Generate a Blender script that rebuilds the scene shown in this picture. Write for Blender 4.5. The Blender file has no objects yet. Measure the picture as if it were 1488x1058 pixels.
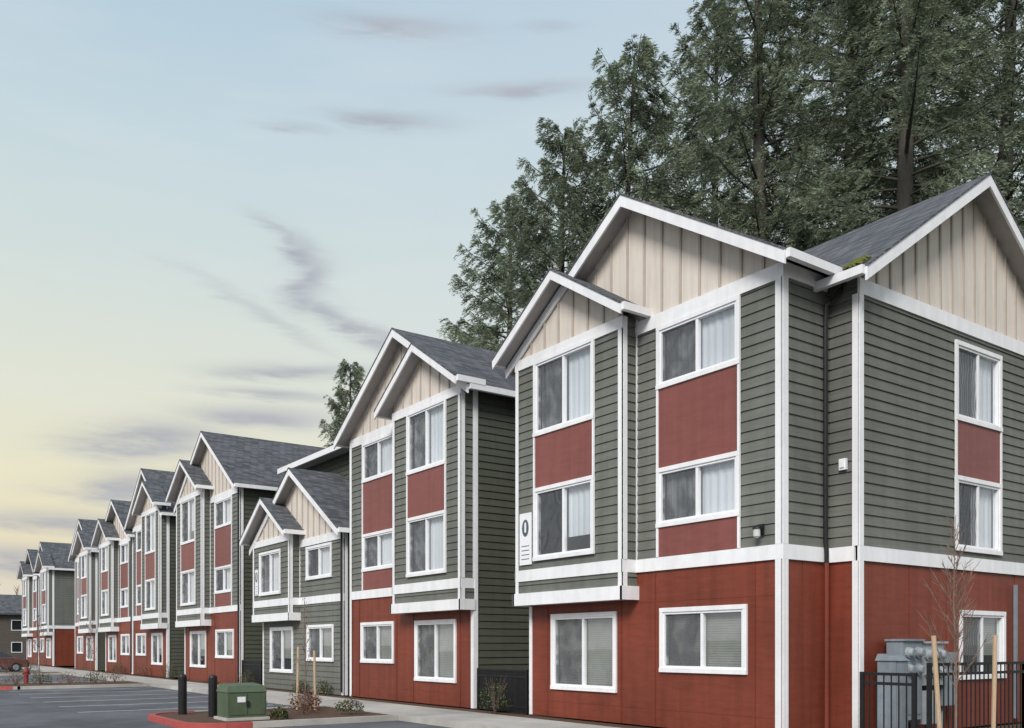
import bpy, math, random
import numpy as np
from mathutils import Vector
random.seed(7)
scene=bpy.context.scene
col=scene.collection
# ------------------------------------------------------------------ materials
def nt(m): return m.node_tree.nodes, m.node_tree.links
def mat(name,c1,c2=None,rough=.8,scale=3,bump=0,bscale=60,stretch=(1,1,1),spec=.3,metal=0,big=0.0,island=0,trans=0,streak=0):
    m=bpy.data.materials.new(name); m.use_nodes=True
    N,L=nt(m); b=N['Principled BSDF']
    b.inputs['Roughness'].default_value=rough
    b.inputs['Specular IOR Level'].default_value=spec
    b.inputs['Metallic'].default_value=metal
    c2=c2 or tuple(x*.8 for x in c1)
    g=N.new('ShaderNodeNewGeometry')
    mp=N.new('ShaderNodeMapping'); mp.inputs['Scale'].default_value=stretch
    L.new(g.outputs['Position'],mp.inputs['Vector'])
    n=N.new('ShaderNodeTexNoise'); n.inputs['Scale'].default_value=scale; n.inputs['Detail'].default_value=6 if trans<.25 else 2; n.inputs['Roughness'].default_value=.65
    L.new(mp.outputs[0],n.inputs['Vector'])
    r=N.new('ShaderNodeMapRange'); r.inputs[1].default_value=.3; r.inputs[2].default_value=.7
    L.new(n.outputs['Fac'],r.inputs[0])
    mx=N.new('ShaderNodeMix'); mx.data_type='RGBA'
    mx.inputs[6].default_value=(*c1,1); mx.inputs[7].default_value=(*c2,1)
    L.new(r.outputs[0],mx.inputs[0])
    out=mx.outputs[2]
    def scaleby(out,src,a0,a1,lo,hi):
        r2=N.new('ShaderNodeMapRange'); r2.inputs[1].default_value=a0; r2.inputs[2].default_value=a1
        r2.inputs[3].default_value=lo; r2.inputs[4].default_value=hi
        L.new(src,r2.inputs[0])
        vm=N.new('ShaderNodeVectorMath'); vm.operation='SCALE'
        L.new(out,vm.inputs[0]); L.new(r2.outputs[0],vm.inputs['Scale']); return vm.outputs[0]
    if big:
        n2=N.new('ShaderNodeTexNoise'); n2.inputs['Scale'].default_value=.35; n2.inputs['Detail'].default_value=5 if trans<.25 else 1
        L.new(g.outputs['Position'],n2.inputs['Vector'])
        out=scaleby(out,n2.outputs['Fac'],.35,.65,1-big,1+big)
    if streak:
        mp2=N.new('ShaderNodeMapping'); mp2.inputs['Scale'].default_value=(5,5,.35); L.new(g.outputs['Position'],mp2.inputs['Vector'])
        n4=N.new('ShaderNodeTexNoise'); n4.inputs['Scale'].default_value=1; n4.inputs['Detail'].default_value=5; L.new(mp2.outputs[0],n4.inputs['Vector'])
        out=scaleby(out,n4.outputs['Fac'],.35,.6,1-streak,1)
    if island: out=scaleby(out,g.outputs['Random Per Island'],0,1,1-island,1+island)
    L.new(out,b.inputs['Base Color'])
    if trans:
        src=b
        if trans>.25:
            src=N.new('ShaderNodeBsdfDiffuse'); L.new(out,src.inputs[0]); N.remove(b)
        t=N.new('ShaderNodeBsdfTranslucent'); L.new(out,t.inputs[0]); ms=N.new('ShaderNodeMixShader'); ms.inputs[0].default_value=trans
        L.new(src.outputs[0],ms.inputs[1]); L.new(t.outputs[0],ms.inputs[2]); L.new(ms.outputs[0],N['Material Output'].inputs[0])
    if bump:
        n3=N.new('ShaderNodeTexNoise'); n3.inputs['Scale'].default_value=bscale; n3.inputs['Detail'].default_value=4
        L.new(mp.outputs[0],n3.inputs['Vector'])
        bp=N.new('ShaderNodeBump'); bp.inputs['Strength'].default_value=bump; bp.inputs['Distance'].default_value=.02
        L.new(n3.outputs['Fac'],bp.inputs['Height']); L.new(bp.outputs[0],b.inputs['Normal'])
    return m
M={}
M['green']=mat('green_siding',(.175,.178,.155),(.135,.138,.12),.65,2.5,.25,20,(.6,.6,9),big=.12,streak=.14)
M['shadegreen']=mat('shaded_green_siding',(.098,.103,.080),(.075,.08,.06),.65,2.5,.25,20,(.6,.6,9),big=.10,streak=.12)  # green siding again, shade of side and rear walls put into the colour
M['red']=mat('red_siding',(.225,.052,.029),(.175,.040,.023),.5,2,.2,15,(1,1,6),big=.14,streak=.18)
M['redpanel']=mat('red_panel',(.24,.080,.068),(.205,.066,.057),.45,2,.15,15,(1,1,4),big=.08,streak=.12)
M['beige']=mat('beige_board',(.74,.665,.59),(.66,.59,.52),.7,3,.15,30,(6,6,.5),big=.06,streak=.1)
M['batten']=mat('beige_batten',(.50,.44,.38),(.43,.38,.33),.7,3)
M['white']=mat('white_trim',(.88,.87,.88),(.80,.79,.80),.5,4,.08,40,big=.04,streak=.08)
M['soffit']=mat('soffit_paint',(.42,.40,.39),(.35,.33,.32),.7,4)
M['vinyl']=mat('white_vinyl',(.85,.85,.86),(.79,.79,.81),.35,4)
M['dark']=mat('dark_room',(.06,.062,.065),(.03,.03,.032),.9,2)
M['curtain']=mat('pale_curtain',(.84,.86,.88),(.70,.72,.75),.9,1,0,10,(8,8,.15),big=.1,trans=.2)  # vertical tone streaks put fold shading into the cloth colour
M['blind']=mat('grey_blind',(.50,.50,.45),(.38,.38,.34),.8,1.5,big=.2)
M['blindcurtain']=mat('grey_curtain',(.42,.42,.42),(.16,.16,.17),.8,1,0,10,(11,11,.2),big=.2)
M['black']=mat('black_metal',(.018,.018,.02),(.012,.012,.013),.45,8)
M['concrete']=mat('concrete',(.50,.47,.43),(.36,.34,.31),.9,1.3,.3,50,big=.16)
M['asphalt']=mat('asphalt',(.145,.148,.158),(.09,.093,.102),.9,1.2,.6,90,big=.25)
M['paint']=mat('line_paint',(.75,.75,.75),(.36,.36,.37),.8,9)
M['redkerb']=mat('red_kerb_paint',(.46,.09,.08),(.33,.07,.065),.7,8)
M['mulch']=mat('bark_mulch',(.15,.09,.06),(.06,.035,.025),.95,14,.9,40)
M['grass']=mat('grass',(.095,.10,.06),(.07,.075,.045),.95,3,.7,60,big=.2)
M['bark']=mat('fir_bark',(.10,.088,.075),(.055,.05,.044),.95,6,.8,20,(2,2,.4))
M['needle']=mat('fir_needles',(.285,.325,.225),(.135,.168,.115),.6,.6,0,spec=.35,big=.25,island=.45,trans=.3)
M['twig']=mat('twig_bark',(.25,.17,.13),(.16,.11,.09),.85,8)
M['leafg']=mat('shrub_leaf_green',(.11,.13,.05),(.06,.08,.03),.7,5,island=.5)
M['leafr']=mat('shrub_leaf_rust',(.26,.12,.08),(.15,.075,.05),.7,5,island=.5)
M['wood']=mat('stake_wood',(.56,.41,.27),(.44,.31,.20),.8,10,.2,30,(6,6,1))
M['xform']=mat('transformer_green',(.10,.135,.08),(.08,.11,.065),.5,3,.1,20,streak=.2)
M['steel']=mat('grey_cabinet',(.26,.30,.33),(.20,.23,.26),.6,4,.1,20,streak=.25)
M['steel2']=mat('grey_meter_box',(.40,.43,.45),(.31,.34,.36),.6,4,.1,20,streak=.25)
M['moss']=mat('moss',(.17,.17,.04),(.10,.11,.03),.95,20,.9,40)
M['ink']=mat('sign_ink',(.10,.12,.14),(.09,.11,.13),.7,5)
M['brownwall']=mat('brown_wall',(.12,.10,.085),(.09,.075,.065),.8,3)
M['hydrant']=mat('hydrant_paint',(.28,.04,.04),(.2,.03,.03),.5,6)
M['rubber']=mat('tyre_rubber',(.02,.02,.02),(.015,.015,.015),.8,5)
M['carwhite']=mat('white_car_paint',(.45,.45,.47),(.4,.4,.42),.3,3,spec=.6)
M['carred']=mat('red_car_paint',(.13,.05,.045),(.10,.04,.04),.25,3,spec=.6)
M['carglass']=mat('car_glass',(.02,.025,.03),(.02,.02,.02),.05,3,spec=.8)
M['lamp']=mat('lamp_glass',(.6,.6,.58),(.5,.5,.48),.3,3)
# shingles
m=bpy.data.materials.new('roof_shingle'); m.use_nodes=True; N,L=nt(m); b=N['Principled BSDF']; b.inputs['Roughness'].default_value=.92; b.inputs['Specular IOR Level'].default_value=.2
g=N.new('ShaderNodeNewGeometry'); sx=N.new('ShaderNodeSeparateXYZ'); L.new(g.outputs['Position'],sx.inputs[0])
a=N.new('ShaderNodeMath'); a.operation='ADD'; L.new(sx.outputs[0],a.inputs[0]); L.new(sx.outputs[1],a.inputs[1])
s2=N.new('ShaderNodeMath'); s2.operation='MULTIPLY'; s2.inputs[1].default_value=1.85; L.new(sx.outputs[2],s2.inputs[0])
cb=N.new('ShaderNodeCombineXYZ'); L.new(a.outputs[0],cb.inputs[0]); L.new(s2.outputs[0],cb.inputs[1])
br=N.new('ShaderNodeTexBrick'); br.inputs['Scale'].default_value=1.0; br.inputs['Brick Width'].default_value=.33; br.inputs['Row Height'].default_value=.15; br.inputs['Mortar Size'].default_value=.008
br.inputs['Color1'].default_value=(.07,.075,.083,1); br.inputs['Color2'].default_value=(.15,.153,.165,1); br.inputs['Mortar'].default_value=(.035,.037,.04,1)
L.new(cb.outputs[0],br.inputs['Vector'])
n=N.new('ShaderNodeTexNoise'); n.inputs['Scale'].default_value=14; n.inputs['Detail'].default_value=6; L.new(g.outputs['Position'],n.inputs['Vector'])
r=N.new('ShaderNodeMapRange'); r.inputs[3].default_value=.6; r.inputs[4].default_value=1.4; L.new(n.outputs['Fac'],r.inputs[0])
vm=N.new('ShaderNodeVectorMath'); vm.operation='SCALE'; L.new(br.outputs[0],vm.inputs[0]); L.new(r.outputs[0],vm.inputs['Scale']); L.new(vm.outputs[0],b.inputs['Base Color'])
bp=N.new('ShaderNodeBump'); bp.inputs['Strength'].default_value=.6; bp.inputs['Distance'].default_value=.02; L.new(br.outputs['Fac'],bp.inputs['Height']); bp.invert=True; L.new(bp.outputs[0],b.inputs['Normal'])
M['roof']=m
def glassmat(name,base,tcol,lo):
    m=bpy.data.materials.new(name); m.use_nodes=True; N,L=nt(m); N.remove(N['Principled BSDF']); o=N['Material Output']
    t=N.new('ShaderNodeBsdfTransparent'); t.inputs[0].default_value=(*tcol,1)
    gl=N.new('ShaderNodeBsdfGlossy'); gl.inputs['Roughness'].default_value=.03; gl.inputs[0].default_value=(*base,1)
    f=N.new('ShaderNodeLayerWeight'); f.inputs['Blend'].default_value=.5
    pw=N.new('ShaderNodeMath'); pw.operation='POWER'; pw.inputs[1].default_value=4; L.new(f.outputs['Facing'],pw.inputs[0])
    ad=N.new('ShaderNodeMath'); ad.operation='MULTIPLY_ADD'; ad.inputs[1].default_value=.85; ad.inputs[2].default_value=lo; L.new(pw.outputs[0],ad.inputs[0])
    mx=N.new('ShaderNodeMixShader'); L.new(ad.outputs[0],mx.inputs[0]); L.new(t.outputs[0],mx.inputs[1]); L.new(gl.outputs[0],mx.inputs[2]); L.new(mx.outputs[0],o.inputs[0])
    return m
M['glass']=glassmat('window_glass',(.92,.96,1),(.95,.97,.98),.14)
m=bpy.data.materials.new('insect_screen'); m.use_nodes=True; N,L=nt(m); b=N['Principled BSDF']; b.inputs['Base Color'].default_value=(.10,.105,.115,1); b.inputs['Roughness'].default_value=.8
o=N['Material Output']; t=N.new('ShaderNodeBsdfTransparent'); mx=N.new('ShaderNodeMixShader')
g=N.new('ShaderNodeNewGeometry'); w=N.new('ShaderNodeTexWave'); w.inputs['Scale'].default_value=3.2; w.inputs['Distortion'].default_value=11; w.inputs['Detail'].default_value=1.5; w.inputs['Detail Scale'].default_value=.6; L.new(g.outputs['Position'],w.inputs['Vector'])
r=N.new('ShaderNodeMapRange'); r.inputs[3].default_value=.25; r.inputs[4].default_value=.72; L.new(w.outputs['Fac'],r.inputs[0])
L.new(r.outputs[0],mx.inputs[0]); L.new(t.outputs[0],mx.inputs[1]); L.new(b.outputs[0],mx.inputs[2]); L.new(mx.outputs[0],o.inputs[0])
M['screen']=m
# ------------------------------------------------------------------ mesh builder
class MB:
    def __init__(s): s.v=[];s.f=[];s.m=[];s.mats=[]
    def mi(s,k):
        if k not in s.mats: s.mats.append(k)
        return s.mats.index(k)
    def face(s,pts,k):
        i=len(s.v); s.v+= [tuple(p) for p in pts]; s.f.append(tuple(range(i,i+len(pts)))); s.m.append(s.mi(k))
    def hexa(s,p,k):
        i=len(s.v); s.v+=[tuple(q) for q in p]
        for f in ((3,2,1,0),(4,5,6,7),(0,1,5,4),(1,2,6,5),(2,3,7,6),(3,0,4,7)):
            s.f.append(tuple(i+j for j in f)); s.m.append(s.mi(k))
    def box(s,x0,x1,y0,y1,z0,z1,k):
        s.hexa([(x0,y0,z0),(x1,y0,z0),(x1,y1,z0),(x0,y1,z0),(x0,y0,z1),(x1,y0,z1),(x1,y1,z1),(x0,y1,z1)],k)
    def tube(s,pts,rad,k,n=8,cap=True):
        rings=[]
        for i,p in enumerate(pts):
            p=Vector(p); a=Vector(pts[max(0,i-1)]); b=Vector(pts[min(len(pts)-1,i+1)]); d=(b-a).normalized()
            q=Vector((0,0,1)) if abs(d.z)<.9 else Vector((1,0,0))
            e=d.cross(q).normalized(); f=d.cross(e)
            st=len(s.v)
            for j in range(n):
                t=2*math.pi*j/n; s.v.append(tuple(p+(e*math.cos(t)+f*math.sin(t))*rad[i]))
            rings.append(st)
        mi=s.mi(k)
        for a,b in zip(rings,rings[1:]):
            for j in range(n): s.f.append((a+j,a+(j+1)%n,b+(j+1)%n,b+j)); s.m.append(mi)
        if cap:
            s.f.append(tuple(rings[0]+j for j in range(n))); s.m.append(mi)
            s.f.append(tuple(rings[-1]+j for j in range(n))[::-1]); s.m.append(mi)
    def lathe(s,c,prof,k,n=16):
        s.tube([(c[0],c[1],c[2]+z) for r,z in prof],[r for r,z in prof],k,n)
class Frame:
    def __init__(s,P0,U,Nn): s.P=Vector(P0);s.U=Vector(U);s.N=Vector(Nn)
    def p(s,u,n,z): return s.P+s.U*u+s.N*n+Vector((0,0,z))
    def box(s,mb,u0,u1,n0,n1,z0,z1,k):
        mb.hexa([s.p(u0,n0,z0),s.p(u1,n0,z0),s.p(u1,n1,z0),s.p(u0,n1,z0),s.p(u0,n0,z1),s.p(u1,n0,z1),s.p(u1,n1,z1),s.p(u0,n1,z1)],k)
def make(name,mb,parent=None,origin=(0,0,0),label=None,cat=None,smooth=False,**kw):
    me=bpy.data.meshes.new(name); o=Vector(origin)
    me.from_pydata([tuple(Vector(v)-o) for v in mb.v],[],mb.f)
    for k in mb.mats: me.materials.append(M[k])
    me.polygons.foreach_set('material_index',mb.m)
    if smooth: me.polygons.foreach_set('use_smooth',[True]*len(mb.f))
    me.update()
    ob=bpy.data.objects.new(name,me); col.objects.link(ob)
    if parent: ob.parent=parent
    else: ob.location=o
    if label: ob['label']=label
    if cat: ob['category']=cat
    for k,v in kw.items(): ob[k]=v
    return ob
def empty(name,loc,label,cat,group=None):
    e=bpy.data.objects.new(name,None); col.objects.link(e); e.location=loc; e['label']=label; e['category']=cat
    if group: e['group']=group
    return e
def subtract(u0,u1,cuts):
    segs=[(u0,u1)]
    for a,b in cuts:
        ns=[]
        for s,e in segs:
            if b<=s or a>=e: ns.append((s,e)); continue
            if a>s: ns.append((s,a))
            if b<e: ns.append((b,e))
        segs=ns
    return segs
def wall(mb,F,u0,u1,z0,z1,k,holes=(),lap=.19,n0=0,pro=.026):
    e=lap if lap else (z1-z0)
    zb=z0
    while zb<z1-1e-4:
        zt=min(zb+e,z1)
        br=sorted({zb,zt}|{h[2] for h in holes if zb<h[2]<zt}|{h[3] for h in holes if zb<h[3]<zt})
        off=lambda z:n0+((pro*(1-(z-zb)/e)) if lap else 0)
        for i,(a,b) in enumerate(zip(br,br[1:])):
            cuts=[(h[0],h[1]) for h in holes if h[2]<(a+b)/2<h[3]]
            for s,t in subtract(u0,u1,cuts):
                mb.face([F.p(s,off(a),a),F.p(t,off(a),a),F.p(t,off(b),b),F.p(s,off(b),b)],k)
                if i==0 and lap: mb.face([F.p(s,n0,a),F.p(t,n0,a),F.p(t,off(a),a),F.p(s,off(a),a)],k)
        zb=zt
def gable_wall(par,org,F,ua,ub,zb,uc,zr,s,n0=0,sp=.5):
    mb=MB()
    h=lambda u: zr-s*abs(u-uc)-.09
    mb.face([F.p(ua,n0,zb),F.p(ub,n0,zb),F.p(ub,n0,h(ub)),F.p(uc,n0,h(uc)),F.p(ua,n0,h(ua))],'beige')
    n=int((ub-ua)/sp)+1
    for i in range(-n,n+1):
        u=uc+(i+.5)*sp
        if ua+.03<u<ub-.03:
            a,b=u-.024,u+.024
            mb.hexa([F.p(a,n0-.001,zb),F.p(b,n0-.001,zb),F.p(b,n0+.035,zb),F.p(a,n0+.035,zb),F.p(a,n0-.001,h(a)),F.p(b,n0-.001,h(b)),F.p(b,n0+.035,h(b)),F.p(a,n0+.035,h(a))],'batten')
    make('gable_panel',mb,par,org)
def gable_roof(rf,tr,F,uc,half,zr,s,nf,nb,rake=.23):
    th=.13
    for sg in (-1,1):
        ue=uc+sg*half; ze=zr-s*half
        rf.hexa([F.p(uc,nf,zr-th),F.p(ue,nf,ze-th),F.p(ue,nb,ze-th),F.p(uc,nb,zr-th),F.p(uc,nf,zr),F.p(ue,nf,ze),F.p(ue,nb,ze),F.p(uc,nb,zr)],'roof')
        tr.face([F.p(uc,nf,zr-th-.006),F.p(ue,nf,ze-th-.006),F.p(ue,nb,ze-th-.006),F.p(uc,nb,zr-th-.006)],'soffit')
        e2=uc+sg*(half+.03); z2=zr-s*(half+.03)
        a,b=nf+.002,nf+.045
        tr.hexa([F.p(uc,a,zr-.03-rake),F.p(e2,a,z2-.03-rake),F.p(e2,b,z2-.03-rake),F.p(uc,b,zr-.03-rake),F.p(uc,a,zr-.03),F.p(e2,a,z2-.03),F.p(e2,b,z2-.03),F.p(uc,b,zr-.03)],'white')
        rf.hexa([F.p(uc,nf+.002,zr-.028),F.p(e2,nf+.002,z2-.028),F.p(e2,nf+.06,z2-.028),F.p(uc,nf+.06,zr-.028),F.p(uc,nf+.002,zr+.012),F.p(e2,nf+.002,z2+.012),F.p(e2,nf+.06,z2+.012),F.p(uc,nf+.06,zr+.012)],'roof')
        u0,u1=sorted((ue+sg*.003,ue+sg*.11))
        F.box(tr,u0,u1,nb,nf,ze-.17,ze-.02,'white')
def window(par,org,F,u0,u1,z0,z1,dark_low,n0=0.0,lower=False):
    c=.085
    cs=MB()
    F.box(cs,u0,u1,n0+.002,n0+.045,z1-c,z1,'white'); F.box(cs,u0,u1,n0+.002,n0+.055,z0,z0+c,'white')
    F.box(cs,u0,u0+c,n0+.002,n0+.042,z0+c,z1-c,'white'); F.box(cs,u1-c,u1,n0+.002,n0+.042,z0+c,z1-c,'white')
    w=make('window',cs,par,org)
    a,b,d,e=u0+c,u1-c,z0+c,z1-c; f=.045; mid=(a+b)/2
    s=MB()
    F.box(s,a,b,n0-.09,n0+.02,e-f,e,'vinyl');F.box(s,a,b,n0-.09,n0+.02,d,d+f,'vinyl')
    F.box(s,a,a+f,n0-.09,n0+.02,d+f,e-f,'vinyl');F.box(s,b-f,b,n0-.09,n0+.02,d+f,e-f,'vinyl')
    F.box(s,mid-.03,mid+.03,n0-.08,n0+.01,d+f,e-f,'vinyl')
    make('frame',s,w,org)
    lo=(a+f,mid-.03); hi=(mid+.03,b-f)
    dk,lt=(lo,hi) if dark_low else (hi,lo)
    for (p,q),kk in ((dk,1),(lt,0)):
        gl=MB(); t1,t2=random.uniform(-.004,.004),random.uniform(-.006,.006)
        gl.face([F.p(p,n0-.04-t1,d+f),F.p(q,n0-.04+t1,d+f),F.p(q,n0-.04+t1+t2,e-f),F.p(p,n0-.04-t1+t2,e-f)],'glass')
        make('pane',gl,w,org)
        if kk:
            gl=MB(); gl.face([F.p(p,n0-.018,d+f),F.p(q,n0-.018,d+f),F.p(q,n0-.018,e-f),F.p(p,n0-.018,e-f)],'screen'); make('insect_screen',gl,w,org)
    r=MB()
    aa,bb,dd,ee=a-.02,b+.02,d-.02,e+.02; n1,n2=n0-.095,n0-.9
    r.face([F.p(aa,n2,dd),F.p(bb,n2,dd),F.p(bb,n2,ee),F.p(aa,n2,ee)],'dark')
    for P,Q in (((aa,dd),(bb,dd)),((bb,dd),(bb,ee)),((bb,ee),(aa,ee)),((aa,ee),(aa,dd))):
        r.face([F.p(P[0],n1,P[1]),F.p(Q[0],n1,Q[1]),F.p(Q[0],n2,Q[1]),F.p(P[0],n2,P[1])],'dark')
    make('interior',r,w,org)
    def curtain(p,q,zb,k,amp=.010,per=.16):
        ct=MB()
        n=max(6,int((q-p)/per*6)); pts=[]
        ph=random.random()*6
        for i in range(n+1):
            u=p+(q-p)*i/n; pts.append((u,n0-.14+amp*math.sin(u/per*2*math.pi*.9+ph)+.5*amp*math.sin(u*23+ph)))
        for (ua,na),(ub,nb) in zip(pts,pts[1:]):
            ct.face([F.p(ua,na,zb),F.p(ub,nb,zb),F.p(ub,nb,e),F.p(ua,na,e)],k)
        make('curtain',ct,w,org)
    def blinds(p,q,zb):
        ct=MB(); z=e-.02
        while z>zb+.03:
            ct.face([F.p(p,n0-.12,z),F.p(q,n0-.12,z),F.p(q,n0-.135,z-.044),F.p(p,n0-.135,z-.044)],'blind'); z-=.047
        make('blind',ct,w,org)
    rr=random.random()
    if lower:
        blinds(a,b,d if rr<.7 else d+(e-d)*.3)
    else:
        curtain(lt[0]-.03,lt[1]+.03,d if rr<.88 else d+(e-d)*.25,'curtain')
        if rr<.6: curtain(dk[0],dk[1],d,'blindcurtain',.02,.13)
        elif rr<.85: curtain(dk[0],dk[0]+(dk[1]-dk[0])*.4,d,'curtain')
    return w
def wall_lamp(par,org,F,u,z,n0=0):
    l=MB(); F.box(l,u-.06,u+.06,n0+.02,n0+.06,z-.02,z+.16,'black')
    F.box(l,u-.03,u+.03,n0+.06,n0+.14,z+.08,z+.11,'black')
    c=F.p(u,n0+.15,z)
    l.lathe((c.x,c.y,c.z),[(.02,.13),(.075,.10),(.08,.07)],'black',12)
    l.lathe((c.x,c.y,c.z),[(.06,.07),(.062,-.06),(.03,-.09)],'lamp',12)
    make('wall_lamp',l,par,org)
X0=12.94
def unit(y0,W,bay,storeys,zr,s,label,ground='red',side_ground='green',depth=9.2,first=False,seed=0):
    random.seed(100+seed)
    org=(X0,y0,0)
    par=empty('apartment_building',org,label,'building','apartment buildings in a row along the parking lot')
    F=Frame(org,(0,1,0),(-1,0,0)); k=W/7.3
    def mm(a,b):
        a*=k;b*=k
        return (a,b) if bay=='far' else (W-b,W-a)
    tt=zr-s*W/2-.25; B=.38
    d=tt-8.24 if storeys==3 else 0
    wa=MB(); tr=MB(); rf=MB()
    g1=mm(.76,2.95); g2=mm(4.23,6.46); m1=mm(.9,3.02); bw=mm(4.48,6.6); bb=mm(3.64,7.3)
    bF=Frame((X0-B,y0,0),(0,1,0),(-1,0,0))
    holes=[(*g1,1.1,2.37),(*g2,.63,2.35)]
    c=.04
    inset=lambda h:(h[0]+c,h[1]-c,h[2]+c,h[3]-c)
    wall(wa,F,0,W,0,3.12,ground,[inset(h) for h in holes],lap=None if ground=='red' else .19)
    for h in holes: window(par,org,F,*h,dark_low=False,n0=.022 if ground!='red' else 0,lower=True)
    if ground=='red':
        for u in (mm(3.1,3.12)+mm(4.1,4.12)+mm(6.62,6.64)+mm(.6,.62)): F.box(wa,u-.012,u+.012,.001,.014,0,3.12,'red')
        for z in (.35,2.5): F.box(wa,.1,W-.1,.0005,.006,z,z+.012,'red')
    up=[(*m1,3.97,5.15)]
    if storeys==3: up.append((*m1,6.72+d,tt-.27))
    mu=mm(0,3.64)
    wall(wa,F,mu[0],mu[1],3.38,tt-.28,'green',[inset(h) for h in up])
    for h in up: window(par,org,F,*h,dark_low=False,n0=.022)
    def redpanel(Fr,u0,u1,z0,z1,n0=.028):
        pn=MB(); Fr.box(pn,u0+.055,u1-.055,n0,n0+.012,z0,z1,'redpanel'); make('accent_panel',pn,par,org)
        Fr.box(tr,u0,u0+.053,n0,n0+.035,z0,z1,'white'); Fr.box(tr,u1-.053,u1,n0,n0+.035,z0,z1,'white')
    if storeys==3: redpanel(F,*m1,3.382,3.968); redpanel(F,*m1,5.152,6.718+d)
    F.box(tr,mu[0],mu[1],.002,.05,3.12,3.38,'white')
    F.box(tr,mu[0],mu[1],.002,.05,tt-.27,tt,'white')
    gable_wall(par,org,F,0,W,tt,W/2,zr,s,0)
    gable_roof(rf,tr,F,W/2,W/2+.35,zr,s,.4,-depth-.3)
    cu=0 if bay=='far' else W
    u0,u1=(0,.12) if cu==0 else (W-.12,W)
    F.box(tr,u0,u1,.028,.052,0,3.118,'white'); F.box(tr,u0,u1,.028,.052,3.382,tt-.272,'white')
    ou=W-.1 if cu==0 else 0
    F.box(tr,ou,ou+.1,.004,.03,0,2.56,'white')
    bz=zr-1.0 if storeys==3 else zr-.86
    bt=bz-.63*(bb[1]-bb[0])/2-.33; bc=(bb[0]+bb[1])/2
    bh=[(*bw,3.56,5.22)]
    if storeys==3: bh.append((*bw,6.4+d*.6,bt-.18))
    for z0,z1 in ((2.84,3.12),(3.38,bt-.24)):
        wall(wa,bF,bb[0],bb[1],z0,z1,'green',[inset(h) for h in bh])
    for h in bh: window(par,org,bF,*h,dark_low=False,n0=.022)
    if storeys==3: redpanel(bF,*bw,5.222,6.398+d*.6)
    e0,e1=bb[0]-.03,bb[1]+.03
    bF.box(tr,e0,e1,.002,.05,3.12,3.38,'white'); bF.box(tr,e0-.04,e1+.04,.002,.09,2.56,2.84,'white'); bF.box(tr,e0,e1,.002,.05,bt-.24,bt,'white')
    for u in (bb[0],bb[1]-.1):
        bF.box(tr,u,u+.1,.028,.048,2.842,3.118,'white'); bF.box(tr,u,u+.1,.028,.048,3.382,bt-.242,'white')
    for uu,nn in ((bb[0],-1),(bb[1],1)):
        SF=Frame((X0-B,y0+uu,0),(1,0,0),(0,nn,0))
        for z0,z1 in ((2.84,3.12),(3.38,bt)): wall(wa,SF,0,B,z0,z1,'green')
        SF.box(tr,-.05,B,.004,.034,3.12,3.38,'white'); SF.box(tr,-.09,B,.004,.074,2.56,2.84,'white')
        SF.box(tr,-.02,.08,.028,.046,2.842,3.118,'white'); SF.box(tr,-.02,.08,.028,.046,3.382,bt,'white')
        SF.box(tr,B-.05,B-.001,.028,.042,3.382,bt,'white')
    tr.face([bF.p(bb[0],0,2.57),bF.p(bb[1],0,2.57),bF.p(bb[1],-B,2.57),bF.p(bb[0],-B,2.57)],'soffit')
    gable_wall(par,org,bF,bb[0],bb[1],bt,bc,bz,.63,0)
    gable_roof(rf,tr,bF,bc,(bb[1]-bb[0])/2+.36,bz,.63,.4,-B-.06,.2)
    hw=zr-s*W/2-.1
    if not first:
        SF=Frame((X0,y0,0),(1,0,0),(0,-1,0))
        if side_ground=='red':
            wall(wa,SF,0,depth,0,3.12,'red',lap=None); SF.box(tr,0,depth,.002,.04,3.12,3.38,'white'); wall(wa,SF,0,depth,3.38,hw,'green')
        else: wall(wa,SF,0,depth,0,hw,'shadegreen')
        SF.box(tr,0,.1,.028,.048,0,hw,'white')
        if bay=='near': SF.box(tr,-.03,0,.028,.048,0,2.56,'white')
    SF=Frame((X0,y0+W,0),(1,0,0),(0,1,0)); wall(wa,SF,0,depth,0,hw,'shadegreen')
    SF=Frame((X0+depth,y0,0),(0,1,0),(1,0,0)); wall(wa,SF,0,W,0,hw,'green',lap=None)
    gable_wall(par,org,SF,0,W,hw,W/2,zr,s)
    make('wall',wa,par,org); make('trim',tr,par,org); make('roof',rf,par,org)
    for j in range(2):
        vb=MB(); vx=X0+3+random.random()*4; vy=y0+W/2-1.2-random.random(); vz=zr-s*abs(vy-(y0+W/2))
        vb.box(vx,vx+.22,vy,vy+.22,vz-.2,vz+.14,'steel'); vb.box(vx-.05,vx+.27,vy-.05,vy+.27,vz+.141,vz+.17,'steel'); make('roof_vent',vb,par,org)
    if bay=='far' and not first:
        dn=MB(); dn.tube([F.p(.02,.1,hw-.1),F.p(.02,.1,.1)],[.035,.035],'black',6); make('downspout',dn,par,org)
    return par,F,bF,org
b1,F1,bF1,o1=unit(10.05,7.3,'far',3,10.79,.63,'three storey green building with red ground floor and street gables',first=True,seed=1)
b2,F2,bF2,o2=unit(19.8,7.3,'near',3,10.85,.63,'three storey building with cantilevered bay beside a dark fenced gap',seed=2)
b3,F3,bF3,o3=unit(27.6,7.45,'far',2,8.06,.63,'low two storey green building between taller neighbours',ground='green',seed=3)
b4,F4,bF4,o4=unit(37.7,8.1,'far',3,11.4,.68,'three storey green and red building with wide shingled roof',seed=4)
b5,F5,bF5,o5=unit(49.0,7.3,'near',3,11.45,.72,'three storey green and red building with steep twin gables',seed=5)
b6,_,_,_=unit(56.4,7.3,'far',3,10.7,.63,'three storey green and red building joined to its neighbour',seed=6)
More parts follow.
